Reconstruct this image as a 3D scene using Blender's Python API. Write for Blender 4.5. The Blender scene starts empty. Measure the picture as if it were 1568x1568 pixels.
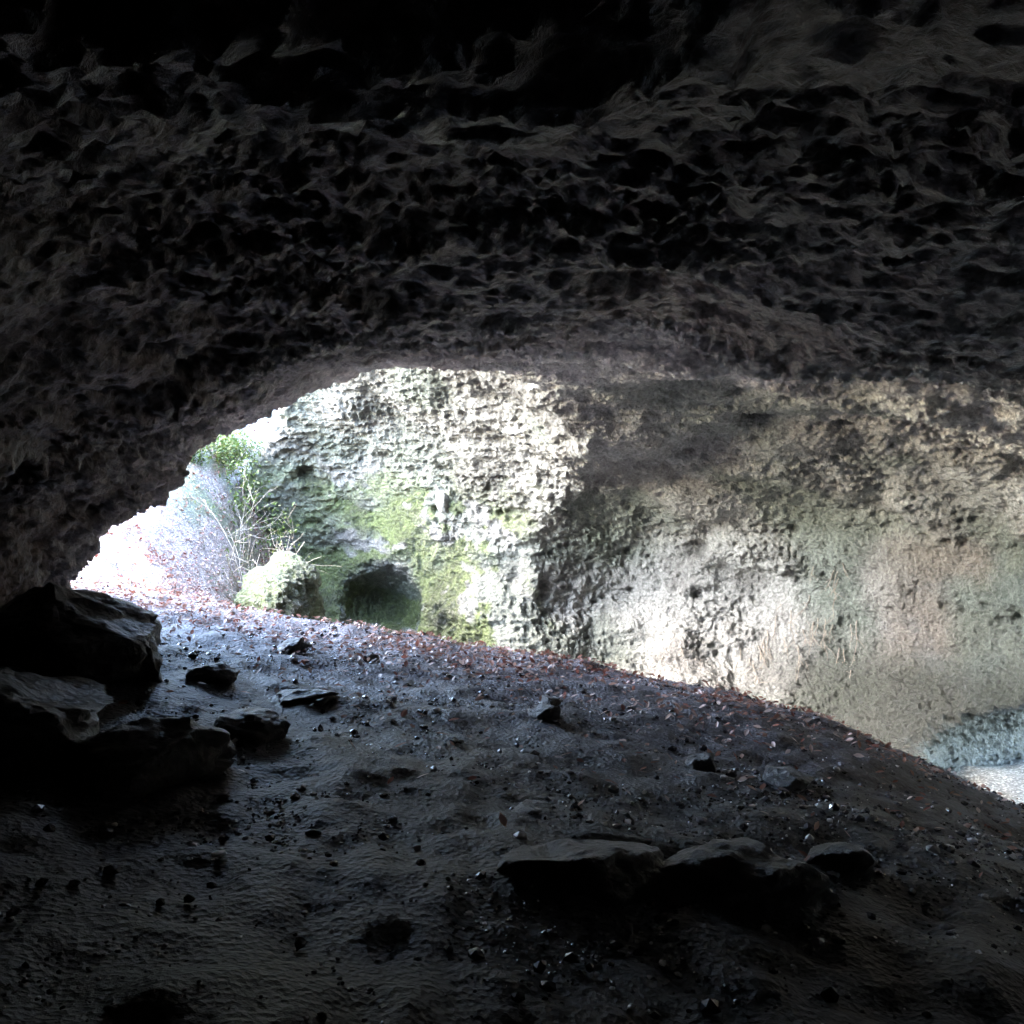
import bpy, math, numpy as np, time
from mathutils import Vector
rng = np.random.default_rng(7)
scene = bpy.context.scene
# ---------------------------------------------------------------- noise
def _h(ix, iy, iz, s):
    with np.errstate(over='ignore'):
        n = ix.astype(np.uint32)*np.uint32(374761393) + iy.astype(np.uint32)*np.uint32(668265263) + iz.astype(np.uint32)*np.uint32(2147483647) + np.uint32(s)*np.uint32(1274126177)
        n = (n ^ (n >> np.uint32(13)))*np.uint32(1274126177)
        n = (n ^ (n >> np.uint32(16)))*np.uint32(2246822519)
        n = n ^ (n >> np.uint32(15))
    return (n & np.uint32(0xffffff)).astype(np.float32)/8388607.5 - 1.0
def vn(x, y, z, s=0):
    xi=np.floor(x); yi=np.floor(y); zi=np.floor(z)
    fx=(x-xi).astype(np.float32); fy=(y-yi).astype(np.float32); fz=(z-zi).astype(np.float32)
    fx=fx*fx*(3-2*fx); fy=fy*fy*(3-2*fy); fz=fz*fz*(3-2*fz)
    xi=xi.astype(np.int32); yi=yi.astype(np.int32); zi=zi.astype(np.int32)
    o=0
    for a in (0,1):
        wx=fx if a else 1-fx
        for b in (0,1):
            wy=fy if b else 1-fy
            for c in (0,1):
                wz=fz if c else 1-fz
                o=o+wx*wy*wz*_h(xi+a,yi+b,zi+c,s)
    return o
def fbm(x,y,z,sc,oct=4,s=0,g=0.5):
    o=0;a=1.0
    for i in range(oct):
        o=o+a*vn(x*sc+17.3*i,y*sc+5.1*i,z*sc+9.7*i,s+i); a*=g; sc*=2.03
    return o
def sst(a,b,x):
    t=np.clip((x-a)/(b-a),0,1); return t*t*(3-2*t)
# ---------------------------------------------------------------- ground height
def ground(x,y):
    x=np.asarray(x,float); y=np.asarray(y,float)
    z=-2.1-0.15*np.maximum(x,-9)
    z=z-0.035*np.clip(x-2,0,6.5)**2
    ins=sst(-8.2,-4.4,x+0.02*(y-14))
    cr=13.0-0.12*x
    z=z-ins*0.36*np.clip(y-cr,0,9)
    out=1-ins
    z=z+out*(0.26*np.clip(y-14.0,0,60)+0.010*np.clip(y-20,0,25)**2)*sst(-40,-12,x)
    z=z+0.3*sst(-3,-7,x)*sst(12,7,y)
    z=np.maximum(z,-5.6)
    z=z+0.14*fbm(x,y,0*x,0.35,3,40)+0.05*fbm(x,y,0*x,1.7,2,50)
    return z
def gz_(a,b): return float(ground(a,b))
# ---------------------------------------------------------------- helpers
def new_obj(name, verts, faces, mat=None, smooth=True):
    me=bpy.data.meshes.new(name)
    verts=np.asarray(verts,dtype=np.float32); faces=np.asarray(faces,dtype=np.int32)
    n=faces.shape[1]
    me.vertices.add(len(verts)); me.vertices.foreach_set('co',verts.ravel())
    me.loops.add(faces.size); me.loops.foreach_set('vertex_index',faces.ravel())
    me.polygons.add(len(faces)); me.polygons.foreach_set('loop_start',np.arange(0,faces.size,n,dtype=np.int32))
    me.polygons.foreach_set('use_smooth',np.full(len(faces),smooth))
    me.update(calc_edges=True); me.validate()
    ob=bpy.data.objects.new(name,me); scene.collection.objects.link(ob)
    if mat: me.materials.append(mat)
    return ob
def setcol(me,c):
    at=me.attributes.new('Col','FLOAT_COLOR','POINT')
    c4=np.ones((len(c),4),np.float32); c4[:,:3]=np.clip(c,0,1); at.data.foreach_set('color',c4.ravel())
class NT:
    def __init__(s,name):
        s.m=bpy.data.materials.new(name); s.m.use_nodes=True; s.t=s.m.node_tree; s.t.nodes.clear()
        s.out=s.n('ShaderNodeOutputMaterial'); s.b=s.n('ShaderNodeBsdfPrincipled'); s.l(s.b.outputs[0],s.out.inputs[0])
        s.geo=s.n('ShaderNodeNewGeometry'); s.P=s.geo.outputs['Position']
    def n(s,t,**k):
        x=s.t.nodes.new(t)
        for a,b in k.items(): setattr(x,a,b)
        return x
    def l(s,a,b): s.t.links.new(a,b)
    def noise(s,sc,det=4,rough=.6,vec=None,dist=0):
        x=s.n('ShaderNodeTexNoise'); x.inputs['Scale'].default_value=sc; x.inputs['Detail'].default_value=det; x.inputs['Roughness'].default_value=rough; x.inputs['Distortion'].default_value=dist
        s.l(vec or s.P,x.inputs['Vector']); return x.outputs['Fac']
    def vor(s,sc,vec=None,out='Distance'):
        x=s.n('ShaderNodeTexVoronoi'); x.inputs['Scale'].default_value=sc; s.l(vec or s.P,x.inputs['Vector']); return x.outputs[out]
    def attr(s,nm='Col'):
        x=s.n('ShaderNodeAttribute'); x.attribute_name=nm; return x.outputs['Color']
    def ramp(s,f,stops):
        r=s.n('ShaderNodeValToRGB'); e=r.color_ramp.elements
        while len(e)<len(stops): e.new(.5)
        for i,(p,c) in enumerate(stops):
            e[i].position=p; e[i].color=(c,c,c,1) if not hasattr(c,'__len__') else (*c,1)
        s.l(f,r.inputs[0]); return r.outputs[0]
    def mix(s,f,a,b,mode='MIX'):
        x=s.n('ShaderNodeMix',data_type='RGBA',blend_type=mode)
        for v,i in ((f,0),(a,6),(b,7)):
            if hasattr(v,'is_linked'): s.l(v,x.inputs[i])
            elif i==0: x.inputs[0].default_value=v
            else: x.inputs[i].default_value=(*v,1)
        return x.outputs[2]
    def math(s,op,a,b=0):
        x=s.n('ShaderNodeMath',operation=op)
        for i,v in enumerate((a,b)):
            if hasattr(v,'is_linked'): s.l(v,x.inputs[i])
            else: x.inputs[i].default_value=v
        return x.outputs[0]
    def bump(s,h,dist,st=1,prev=None):
        x=s.n('ShaderNodeBump'); x.inputs['Distance'].default_value=dist; x.inputs['Strength'].default_value=st
        s.l(h,x.inputs['Height'])
        if prev: s.l(prev,x.inputs['Normal'])
        return x.outputs[0]
# ---------------------------------------------------------------- materials
def rock_material(name,base=None):
    k=NT(name)
    nz=k.noise(14,6,.75,dist=.4)
    sp=k.ramp(nz,[(.38,.55),(.64,1.28)])
    c=k.attr() if base is None else k.ramp(k.noise(2.5,4),[(.3,tuple(v*.6 for v in base)),(.7,base)])
    c=k.mix(1.0,c,sp,'MULTIPLY')
    k.l(c,k.b.inputs['Base Color']); k.b.inputs['Roughness'].default_value=.4
    k.b.inputs['Specular IOR Level'].default_value=.65
    h=k.math('ADD',k.math('MULTIPLY',k.vor(13),.7),k.math('MULTIPLY',nz,1.3))
    k.l(k.bump(h,.08,1.0),k.b.inputs['Normal'])
    return k.m
rock=rock_material('limestone')
boulder_mat=rock_material('boulder_stone',(.035,.031,.029))
pale_mat=rock_material('pale_stone',(.34,.35,.34))
def ground_material():
    k=NT('cave_soil')
    vc=k.vor(26,None,'Color'); hs=k.n('ShaderNodeSeparateColor'); k.l(vc,hs.inputs[0])
    c=k.mix(1.0,k.attr(),k.ramp(hs.outputs[0],[(0,.45),(.7,1.),(1,2.4)]),'MULTIPLY')
    k.l(c,k.b.inputs['Base Color']); k.b.inputs['Roughness'].default_value=.5
    k.l(k.bump(k.math('ADD',k.noise(14,5,.75),k.math('MULTIPLY',k.vor(26),.5)),.05,1),k.b.inputs['Normal']); return k.m
def island_mat(name,stops,rough=.6,spec=.5,trans=False):
    k=NT(name); c=k.ramp(k.geo.outputs['Random Per Island'],stops)
    k.l(c,k.b.inputs['Base Color']); k.b.inputs['Roughness'].default_value=rough; k.b.inputs['Specular IOR Level'].default_value=spec
    if trans:
        t=k.n('ShaderNodeBsdfTranslucent'); k.l(c,t.inputs[0]); m=k.n('ShaderNodeMixShader'); m.inputs[0].default_value=.35
        k.l(k.b.outputs[0],m.inputs[1]); k.l(t.outputs[0],m.inputs[2]); k.l(m.outputs[0],k.out.inputs[0])
    return k.m
# ---------------------------------------------------------------- cave
H=0.16
ox,oy,oz=-12.,-6.5,-7.5
nx,ny,nz=int(27.6/H),int(36/H),int(16.5/H)
gx=(ox+np.arange(nx)*H).astype(np.float32)[:,None,None]
gy=(oy+np.arange(ny)*H).astype(np.float32)[None,:,None]
gz=(oz+np.arange(nz)*H).astype(np.float32)[None,None,:]
def ell(c,r,rotz=0):
    dx=gx-c[0]; dy=gy-c[1]; dz=gz-c[2]
    if rotz:
        ca,sa=math.cos(rotz),math.sin(rotz); dx,dy=dx*ca+dy*sa,-dx*sa+dy*ca
    q=np.sqrt((dx/r[0])**2+(dy/r[1])**2+(dz/r[2])**2)
    return ((q-1)*(min(r)*.6+max(r)*.4)).astype(np.float32)
def smin(a,b,k):
    h=np.clip(.5+.5*(b-a)/k,0,1); return b+(a-b)*h-k*h*(1-h)
dxx=gx+.4
aa=np.where(dxx<0,5.4,8.8).astype(np.float32)
rise=.085*(gy-12.8)
q=np.sqrt((dxx/aa)**2+((gz+1.5-rise)/3.8)**2)
tun=((q-1)*4.6+0*gy).astype(np.float32)
ax_=np.maximum(gy-17.8,-4.0-gy)
air=-smin(-tun,-ax_,2.2)
air=smin(air,ell((3.6,14.8,-2.3),(8.2,9.1,4.3)),1.5)
air=smin(air,ell((-5.4,18.4,-1.5),(7.6,6.5,6.0),-.1),.6)
air=smin(air,ell((-3.6,22.8,-2.7),(1.55,4.0,1.45)),.25)
air=smin(air,ell((-1.7,24.4,1.0),(.42,.9,.4)),.1)
air=smin(air,ell((15.6,17.0,-5.1),(7.6,4.0,1.7)),.3)
air=-smin(-air,ell((-5.1,19.6,-2.05),(.85,1.7,1.05)),.7)
cliff=-7.6+.8*np.clip(gz-1,0,4.2)+.1*np.clip(gz+3,-9,4)+0*gy
south=np.maximum(gy-12.8-0.15*(gx+7)-0.12*gz, -8.2-gx+0*gz)
bulk=np.minimum(south,cliff-gx)
bulk=np.maximum(bulk,gz-5.2-0.1*gx-.12*np.clip(gy-14,0,9)); bulk=np.maximum(bulk,gx-14.2).astype(np.float32)
F=np.maximum(bulk,-air)
I=np.nonzero(np.abs(F)<1.2)
x=gx[I[0],0,0];y=gy[0,I[1],0];z=gz[0,0,I[2]]
wx=vn(x*.3,y*.3,z*.3,90)*1.2
lm=1+.9*np.exp(-((x+5.1)**2+(y-19.5)**2+(z+1.5)**2)/2)
nn=.36*vn(x*.42+wx,y*.42,z*.62,1)+.19*vn(x*.95,y*.95+wx,z*1.1,2)*lm+.11*lm*vn(x*2.0,y*2.0,z*2.2,3)
rg=1-np.abs(vn(x*.5+z*.3,y*1.1+wx,z*1.6+x*.12,5))*2
F[I]+=(nn+.12*rg*sst(19,13,y)-.04).astype(np.float32)
F[0]=F[-1]=1; F[:,0]=F[:,-1]=1; F[:,:,0]=F[:,:,-1]=1
def nets(F):
    S=F<0
    c=[S[a:a+nx-1,b:b+ny-1,d:d+nz-1] for a in(0,1) for b in(0,1) for d in(0,1)]
    al=c[0].copy(); an=c[0].copy()
    for q in c[1:]: al&=q; an|=q
    act=an&~al
    ii=np.nonzero(act); N=len(ii[0])
    idx=np.full(act.shape,-1,np.int32); idx[ii]=np.arange(N)
    acc=np.zeros((N,3),np.float32); cnt=np.zeros(N,np.float32)
    for p in [(a,b,d) for a in(0,1) for b in(0,1) for d in(0,1)]:
        for ax in range(3):
            if p[ax]: continue
            q=list(p); q[ax]=1
            f0=F[ii[0]+p[0],ii[1]+p[1],ii[2]+p[2]]; f1=F[ii[0]+q[0],ii[1]+q[1],ii[2]+q[2]]
            m=(f0<0)!=(f1<0); t=np.where(m,f0/np.where(m,f0-f1,1),0)
            pos=np.tile(np.array(p,np.float32),(N,1)); pos[:,ax]+=t
            acc+=pos*m[:,None]; cnt+=m
    V=np.stack(ii,1).astype(np.float32)+acc/cnt[:,None]
    V=V*H+np.array([ox,oy,oz],np.float32)
    Q=[]
    for ax in range(3):
        o=[1,2] if ax==0 else ([2,0] if ax==1 else [0,1])
        sl0=[slice(1,-1)]*3; sl1=[slice(1,-1)]*3
        sl0[ax]=slice(0,-1); sl1[ax]=slice(1,None)
        A=S[tuple(sl0)];B=S[tuple(sl1)]
        for flip in (0,1):
            m=(A&~B) if not flip else (~A&B)
            e=np.stack(np.nonzero(m),1)
            for t in range(3):
                if t!=ax: e[:,t]+=1
            def g(du,dv):
                w=e.copy(); w[:,o[0]]-=du; w[:,o[1]]-=dv; return idx[w[:,0],w[:,1],w[:,2]]
            q=[g(1,1),g(0,1),g(0,0),g(1,0)]
            if flip: q=q[::-1]
            Q.append(np.stack(q,1))
    return V,np.concatenate(Q)
V,Q=nets(F); del F
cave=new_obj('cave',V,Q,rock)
md=cave.modifiers.new('s','SUBSURF'); md.levels=2; md.render_levels=2
dg=bpy.context.evaluated_depsgraph_get(); me=bpy.data.meshes.new_from_object(cave.evaluated_get(dg))
cave.modifiers.clear(); old=cave.data; cave.data=me; bpy.data.meshes.remove(old)
n=len(me.vertices); print('cave verts',n)
co=np.empty(n*3,np.float32); me.vertices.foreach_get('co',co); co=co.reshape(-1,3)
no=np.empty(n*3,np.float32); me.vertices.foreach_get('normal',no); no=no.reshape(-1,3)
x,y,z=co.T
w1=vn(x*1.5,y*1.5,z*1.5,14)*.5
r3=1-2*np.abs(vn(x*12+w1,y*12,z*12,15))
am=.6+.65*sst(-.35,.45,vn(x*.55,y*.55,z*.7,16)+.5*vn(x*1.3,y*1.3,z*1.3,17))
d=.055*(1-2*np.abs(vn(x*2.8+w1,y*2.8,z*3.4,11)))+am*(.06*(1-2*np.abs(vn(x*6+w1,y*6,z*6.6,12)))+.043*r3+.025*vn(x*24,y*24,z*24,13))
d=d*(.72+.28*sst(5,9,y))
vis=np.nonzero((y>3)&(y<26)&(z>-4)&(z<6)&(x>-8)&(x<12))[0]
order=np.argsort(y,kind='stable'); ys=y[order]
for pc in rng.choice(vis,330):
    r=rng.uniform(.05,.17)*(1 if rng.uniform()<.85 else 1.6); dp=r*rng.uniform(.9,1.8)*(1 if y[pc]<15 else .8)
    a0,a1=np.searchsorted(ys,[y[pc]-2.2*r,y[pc]+2.2*r]); J=order[a0:a1]
    dd=((co[J]-co[pc])**2*np.array([1,1,1.4])).sum(1); m=dd<(2.2*r)**2
    d[J[m]]-=dp*np.exp(-(dd[m]/r**2)**1.5)
co=co+no*d[:,None]
me.vertices.foreach_set('co',co.astype(np.float32).ravel()); me.update()
me.polygons.foreach_set('use_smooth',np.full(len(me.polygons),True))
def lerp(a,b,t): return a+(b-a)*t[:,None]
f1=fbm(x,y,z,1.1,4,200)[:]; C=lerp(np.array([[.52,.475,.43]]),np.array([[.85,.80,.735]]),sst(-.6,.6,f1))
C=lerp(C,np.array([[.58,.40,.25]]),.55*sst(.1,.7,fbm(x,y,z,.4,3,210))*sst(14,9,y))
C=lerp(C,np.array([[.13,.08,.06]]),.93*sst(10,4.5,y+.85*x))  # shade painted into near upper-left rock, with a reddish-brown tint
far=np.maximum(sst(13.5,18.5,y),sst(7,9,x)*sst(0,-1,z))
C*=(1-(.60+.12*sst(2,-1,x))*far)[:,None]; C=C*(1+far[:,None]*(np.array([[.96,1.03,1.06]])-1))  # far wall painted darker, most on the left, to offset strong daylight
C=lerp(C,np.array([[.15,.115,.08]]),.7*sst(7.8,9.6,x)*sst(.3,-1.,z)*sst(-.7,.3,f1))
C=lerp(C,np.array([[.12,.155,.12]]),.6*sst(-.1,.5,fbm(x,y,z,.35,3,220))*sst(12,16,y))
C=lerp(C,np.array([[.05,.055,.042]]),.9*sst(5.5,8,x)*sst(-2.8,-4.0,z))  # painted shade: low right rock darkened against light from the exit
mo=sst(.0,.3,fbm(x,y,z,.9,4,230,.65)+.5*sst(1.5,-5,x)+.5*sst(-.3,-2,z)*sst(2,-3,x)-.08)*sst(16.5,18,y)*sst(4,-1.5,x)*sst(-.9,.0,no[:,2])*sst(2.4,.4,z)
mo=np.maximum(mo,.85*np.exp(-((x+5.0)**2+(y-19)**2*.5+(z+1.2)**2)/1.0)*sst(-.5,.2,f1+.3))
C=lerp(C,np.array([[.065,.09,.022]])*(1+.6*f1[:,None]),np.clip(mo,0,.9))
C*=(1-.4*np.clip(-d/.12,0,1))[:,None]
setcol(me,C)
CO,NO=co,no
# ---------------------------------------------------------------- ground sheet
def axis(a,b,st,lo,hi):
    c=list(np.arange(a,b,st)); s=st; v=c[-1]; up=[]
    while v<hi: s*=1.13; v+=s; up.append(v)
    s=st; v=c[0]; dn=[]
    while v>lo: s*=1.13; v-=s; dn.append(v)
    return np.array(dn[::-1]+c+up)
ax=axis(-9,9,.06,-900,900); ay=axis(2,18,.06,-600,1200)
GX,GY=np.meshgrid(ax,ay,indexing='ij')
GZ=np.minimum(ground(GX,GY),30)+.03*fbm(GX,GY,0*GX,5,2,70)
a,b=len(ax),len(ay); id_=np.arange(a*b).reshape(a,b)
fc=np.stack([id_[:-1,:-1],id_[1:,:-1],id_[1:,1:],id_[:-1,1:]],-1).reshape(-1,4)
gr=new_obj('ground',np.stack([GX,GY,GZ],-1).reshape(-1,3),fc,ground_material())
X,Y=GX.ravel(),GY.ravel()
f2=fbm(X,Y,0*X,1.2,4,240)
C=lerp(np.array([[.015,.014,.019]]),np.array([[.042,.04,.05]]),sst(-.7,.7,f2))*(.2+.8*sst(5,10,Y))[:,None]  # soil darkens toward the camera, light falloff painted into its colour
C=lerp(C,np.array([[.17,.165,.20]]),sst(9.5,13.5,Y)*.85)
cov=np.maximum(sst(12.8,16,Y-.3*X)*sst(-2,-5.5,X),sst(-8.5,-9.2,X))
C=lerp(C,np.array([[.29,.235,.21]]),cov*.9)
C=lerp(C,np.array([[.09,.12,.04]]),.75*sst(-.2,.3,f2)*sst(18.,21,Y)*sst(-3,-6,X))
C=lerp(C,np.array([[.26,.25,.22]]),sst(7,9,X)*sst(13,15,Y))
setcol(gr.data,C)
# ---------------------------------------------------------------- boulders
def ico(sub):
    import bmesh
    bm=bmesh.new(); bmesh.ops.create_icosphere(bm,subdivisions=sub,radius=1)
    v=np.array([p.co[:] for p in bm.verts]); f=np.array([[w.index for w in q.verts] for q in bm.faces]); bm.free(); return v,f
ICO={4:ico(4),5:ico(5),1:ico(1)}
def boulder(name,c,r,seed,mat=boulder_mat,rot=0,cuts=14,amp=.2):
    g=np.random.default_rng(seed); IV,IF=ICO[5 if max(r)>.5 else 4]; v=IV.copy()
    for i in range(cuts):
        dn=g.normal(size=3); dn/=np.linalg.norm(dn); h=g.uniform(.55,.85)
        s=v@dn; ex=np.clip(s-h,0,None); v-=dn*ex[:,None]*.92
    q=IV*1.7+seed
    v*=(1+amp*fbm(q[:,0],q[:,1],q[:,2],1,5,seed))[:,None]
    v*=np.array(r); ca,sa=math.cos(rot),math.sin(rot)
    v=np.stack([v[:,0]*ca-v[:,1]*sa,v[:,0]*sa+v[:,1]*ca,v[:,2]],1)+np.array(c)
    return new_obj(name,v,IF,mat)
BL=[(-4.35,8.6,.1,(1.35,1.0,.72),.2),(.35,5.2,-.02,(.55,.45,.24),.1),(1.25,5.3,-.02,(.75,.5,.26),.3),(-2.6,6.1,.02,(.7,.5,.36),.4),(-2.15,7.3,.0,(.36,.33,.26),1),
(-2.7,11.0,.05,(.22,.2,.15),0),(-1.75,11,.03,(.15,.13,.1),.5),(-2.05,8.7,.0,(.42,.25,.14),0),(-3.0,8.9,.02,(.3,.25,.15),.8),(.35,9.2,.02,(.2,.17,.12),0),(.42,9.9,.03,(.13,.12,.1),0),
(1.75,8.2,.03,(.2,.18,.12),.3),(2.5,8.1,.03,(.3,.22,.14),.9),(-3.7,6.5,.05,(.95,.8,.5),2),(.1,6.2,-.04,(.2,.2,.12),0),(2.2,5.9,.0,(.3,.25,.15),.7),(-5.2,10.2,.0,(.5,.45,.35),.7)]
for i,(bx,by,dz,r,rt) in enumerate(BL):
    boulder('boulder',(bx,by,gz_(bx,by)+dz),r,100+i,rot=rt)
# pale stone sitting on the wall ledge: find the wall surface there
sel=np.nonzero((np.abs(CO[:,0]+1.8)<.35)&(np.abs(CO[:,2]-.35)<.35)&(CO[:,1]>19))[0]
if len(sel):
    yy=float(np.median(CO[sel,1])); boulder('pale_boulder',(-1.8,yy+.05,.35),(.36,.34,.42),77,pale_mat,cuts=8,amp=.15)
# ---------------------------------------------------------------- gravel & leaves
def scatter(n,xr,yr,dens):
    px=rng.uniform(*xr,n); py=rng.uniform(*yr,n)
    k=rng.uniform(size=n)<dens(px,py); return px[k],py[k]
OV,OF=ICO[1]; M=len(OV)
px,py=scatter(85000,(-7,9),(1.8,15),lambda a,b: .2+.7*sst(-.1,.6,fbm(a,b,0*a,.9,3,33)))
N=len(px); sz=np.minimum(.008+.009*rng.pareto(2.8,N),.05)
vv=OV[None]*(sz[:,None,None]*rng.uniform(.7,1.15,(N,M,1))*rng.uniform(.6,1.2,(N,1,3)))
an=rng.uniform(0,6.28,N); ca,sa=np.cos(an)[:,None],np.sin(an)[:,None]
vv[:,:,2]*=.65
vx_,vy_=vv[:,:,0]*ca-vv[:,:,1]*sa,vv[:,:,0]*sa+vv[:,:,1]*ca
vv=np.stack([vx_+px[:,None],vy_+py[:,None],vv[:,:,2]+(ground(px,py)+sz*.3)[:,None]],-1)
new_obj('gravel',vv.reshape(-1,3),(OF[None]+M*np.arange(N)[:,None,None]).reshape(-1,3),
  island_mat('gravel_stone',[(0,(.015,.015,.018)),(.65,(.045,.043,.05)),(.88,(.16,.15,.16)),(1,(.8,.78,.77))],.25,.8),False)
def leafmesh(px,py,pz,sz,tilt=.5):
    N=len(px); base=np.array([[-1,0,0],[-.3,.45,.12],[.35,.42,.1],[1.1,0,.05],[.35,-.42,.12],[-.3,-.45,.1]])
    v=base[None]*sz[:,None,None]
    a=rng.uniform(0,6.28,N);b=rng.normal(0,tilt,N);c=rng.normal(0,tilt,N)
    def rot(v,i,j,t):
        ct,s_=np.cos(t)[:,None],np.sin(t)[:,None]; w=v.copy(); w[:,:,i]=v[:,:,i]*ct-v[:,:,j]*s_; w[:,:,j]=v[:,:,i]*s_+v[:,:,j]*ct; return w
    v=rot(v,1,2,b); v=rot(v,0,2,c); v=rot(v,0,1,a)
    v=v+np.stack([px,py,pz],-1)[:,None,:]
    f=np.array([[0,1,2,3],[0,3,4,5]])[None]+6*np.arange(N)[:,None,None]
    return v.reshape(-1,3),f.reshape(-1,4)
def ld(a,b):
    inner=.10+.75*np.exp(-((b-12.5+.12*a)/1.7)**2)*sst(9,-1,a)
    outer=sst(13.5,16,b-.2*a)*sst(-2.5,-5,a)
    patch=.35+.65*sst(-.3,.4,fbm(a,b,0*a,.7,3,61))
    return np.clip(inner*sst(5,10,b)+outer,0,1)*patch
px,py=scatter(160000,(-18,7),(4,32),ld)
sz=rng.uniform(.025,.06,len(px)); v,f=leafmesh(px,py,ground(px,py)+.03+rng.uniform(0,.04,len(px)),sz,.4)
new_obj('leaf_litter',v,f,island_mat('dry_leaf',[(0,(.12,.04,.03)),(.35,(.20,.085,.06)),(.7,(.27,.17,.13)),(1,(.48,.40,.37))],.45,.5,True),False)
# ---------------------------------------------------------------- vegetation
bark=NT('twig_bark'); bark.l(bark.ramp(bark.noise(20),[(.3,(.16,.13,.1)),(.7,(.36,.33,.28))]),bark.b.inputs['Base Color']); bark.b.inputs['Roughness'].default_value=.8; bark=bark.m
leafg=island_mat('green_leaf',[(0,(.03,.055,.01)),(.5,(.055,.09,.018)),(1,(.12,.14,.04))],.5,.4,True)
def tube(paths):
    V=[];Fc=[];o=0
    for pts,r0,r1 in paths:
        pts=np.asarray(pts); m=len(pts)
        for i,p in enumerate(pts):
            t=pts[min(i+1,m-1)]-pts[max(i-1,0)]; t/=np.linalg.norm(t)+1e-9
            u=np.cross(t,[.3,.9,.2]); u/=np.linalg.norm(u)+1e-9; w=np.cross(t,u); r=r0+(r1-r0)*i/(m-1)
            for k in range(5):
                a=k*1.2566; V.append(p+r*(math.cos(a)*u+math.sin(a)*w))
        for i in range(m-1):
            for k in range(5):
                Fc.append([o+i*5+k,o+i*5+(k+1)%5,o+(i+1)*5+(k+1)%5,o+(i+1)*5+k])
        o+=m*5
    return np.array(V),np.array(Fc)
def grow(p,d,L,r,depth,paths,tips,wob=.25,grav=.0):
    m=6; pts=[np.array(p,float)]; d=np.array(d,float)
    for i in range(m):
        d=d+rng.normal(0,wob,3)*.5+np.array([0,0,grav]); d/=np.linalg.norm(d); pts.append(pts[-1]+d*L/m)
        if depth<=1: tips.append(pts[-1])
    paths.append((pts,r,r*.45))
    if depth>0:
        for i in range(rng.integers(3,5)):
            j=rng.integers(2,m+1); dd=d+rng.normal(0,.6,3); dd/=np.linalg.norm(dd)
            grow(pts[j],dd,L*rng.uniform(.45,.7),r*.5,depth-1,paths,tips,wob,grav)
def plant(name,base,stems,L,r,depth,leaf,nleaf,spread=.5,lr=.12,grav=0):
    paths=[];tips=[]
    for i in range(stems):
        d=np.array([0,0,1.])+rng.normal(0,spread,3); d[2]=abs(d[2]); d/=np.linalg.norm(d)
        grow(np.array(base)+rng.normal(0,.1,3)*[1,1,0],d,L*rng.uniform(.7,1.1),r,depth,paths,tips,grav=grav)
    v,f=tube(paths); root=bpy.data.objects.new(name,None); scene.collection.objects.link(root)
    o=new_obj('branches',v,f,bark); o.parent=root
    T=np.array(tips)[rng.integers(0,len(tips),nleaf)]+rng.normal(0,lr,(nleaf,3))
    v,f=leafmesh(T[:,0],T[:,1],T[:,2],rng.uniform(leaf*.6,leaf*1.3,nleaf),.8)
    o=new_obj('leaves',v,f,leafg,False); o.parent=root
plant('shrub',(-5.9,20.2,gz_(-5.9,20.2)),12,1.8,.018,2,.035,300,.5)
plant('shrub',(-6.9,22.5,gz_(-6.9,22.5)),9,1.1,.015,2,.05,800,.6)
for (a,b,L,nl) in [(-8.2,22.6,.6,1800),(-8.9,23.6,.7,2000),(-7.6,23.6,.8,1800),(-9.8,23.2,.6,1800),(-8.3,19.6,.3,500),(-9.3,21.3,.35,700),(-9.5,25,1.3,2000),(-11,26.5,1.6,2500),(-13,27,1.6,2500),(-9.8,28,2.,2500)]:
    plant('shrub',(a,b,gz_(a,b)),8,L,.012,2,.05,nl,.6,lr=.15)
for (a,b) in [(-12,34),(-16,31),(-13,41),(-22,34)]:
    plant('tree',(a,b,min(gz_(a,b),30)-.2),1,7,.2,3,.11,5000,.1,lr=.45)
cand=np.nonzero((CO[:,0]>3.5)&(CO[:,0]<8.5)&(CO[:,1]>14)&(CO[:,1]<23)&(CO[:,2]>-3.9)&(CO[:,2]<-1.2)&(NO[:,1]<-.1))[0]
paths=[];tips=[]
for c in rng.choice(cand,40):
    dd=NO[c]*.5+np.array([0,0,-1.]); 
    grow(CO[c]+NO[c]*.02,dd/np.linalg.norm(dd),rng.uniform(.3,.9),.014,1,paths,tips,.45,-.1)
v,f=tube(paths); new_obj('hanging_roots',v,f,bark)
# ---------------------------------------------------------------- light, sky, camera
el=math.radians(38); dirx,diry=-.95,-.25
az=math.atan2(dirx,diry)
sd=Vector((math.sin(az)*math.cos(el),math.cos(az)*math.cos(el),math.sin(el)))
L=bpy.data.lights.new('sun','SUN'); L.energy=12; L.angle=math.radians(85); L.color=(1,.98,.95)
so=bpy.data.objects.new('sun',L); scene.collection.objects.link(so); so.rotation_euler=sd.to_track_quat('Z','Y').to_euler()
w=bpy.data.worlds.new('World'); scene.world=w; w.use_nodes=True; t=w.node_tree
s=t.nodes.new('ShaderNodeTexSky'); s.sky_type='NISHITA'; s.sun_disc=False; s.sun_elevation=el; s.sun_rotation=az%(2*math.pi); s.dust_density=1.5
t.links.new(s.outputs[0],t.nodes['Background'].inputs[0]); t.nodes['Background'].inputs[1].default_value=9.5
cam=bpy.data.cameras.new('camera'); cam.lens=31.18; cam.sensor_width=36; cam.clip_end=3000; cam.clip_start=.05
co_=bpy.data.objects.new('camera',cam); scene.collection.objects.link(co_); co_.rotation_euler=(math.radians(90),0,0)
scene.camera=co_
scene.view_settings.view_transform='Standard'; scene.view_settings.look='None'; scene.view_settings.exposure=0
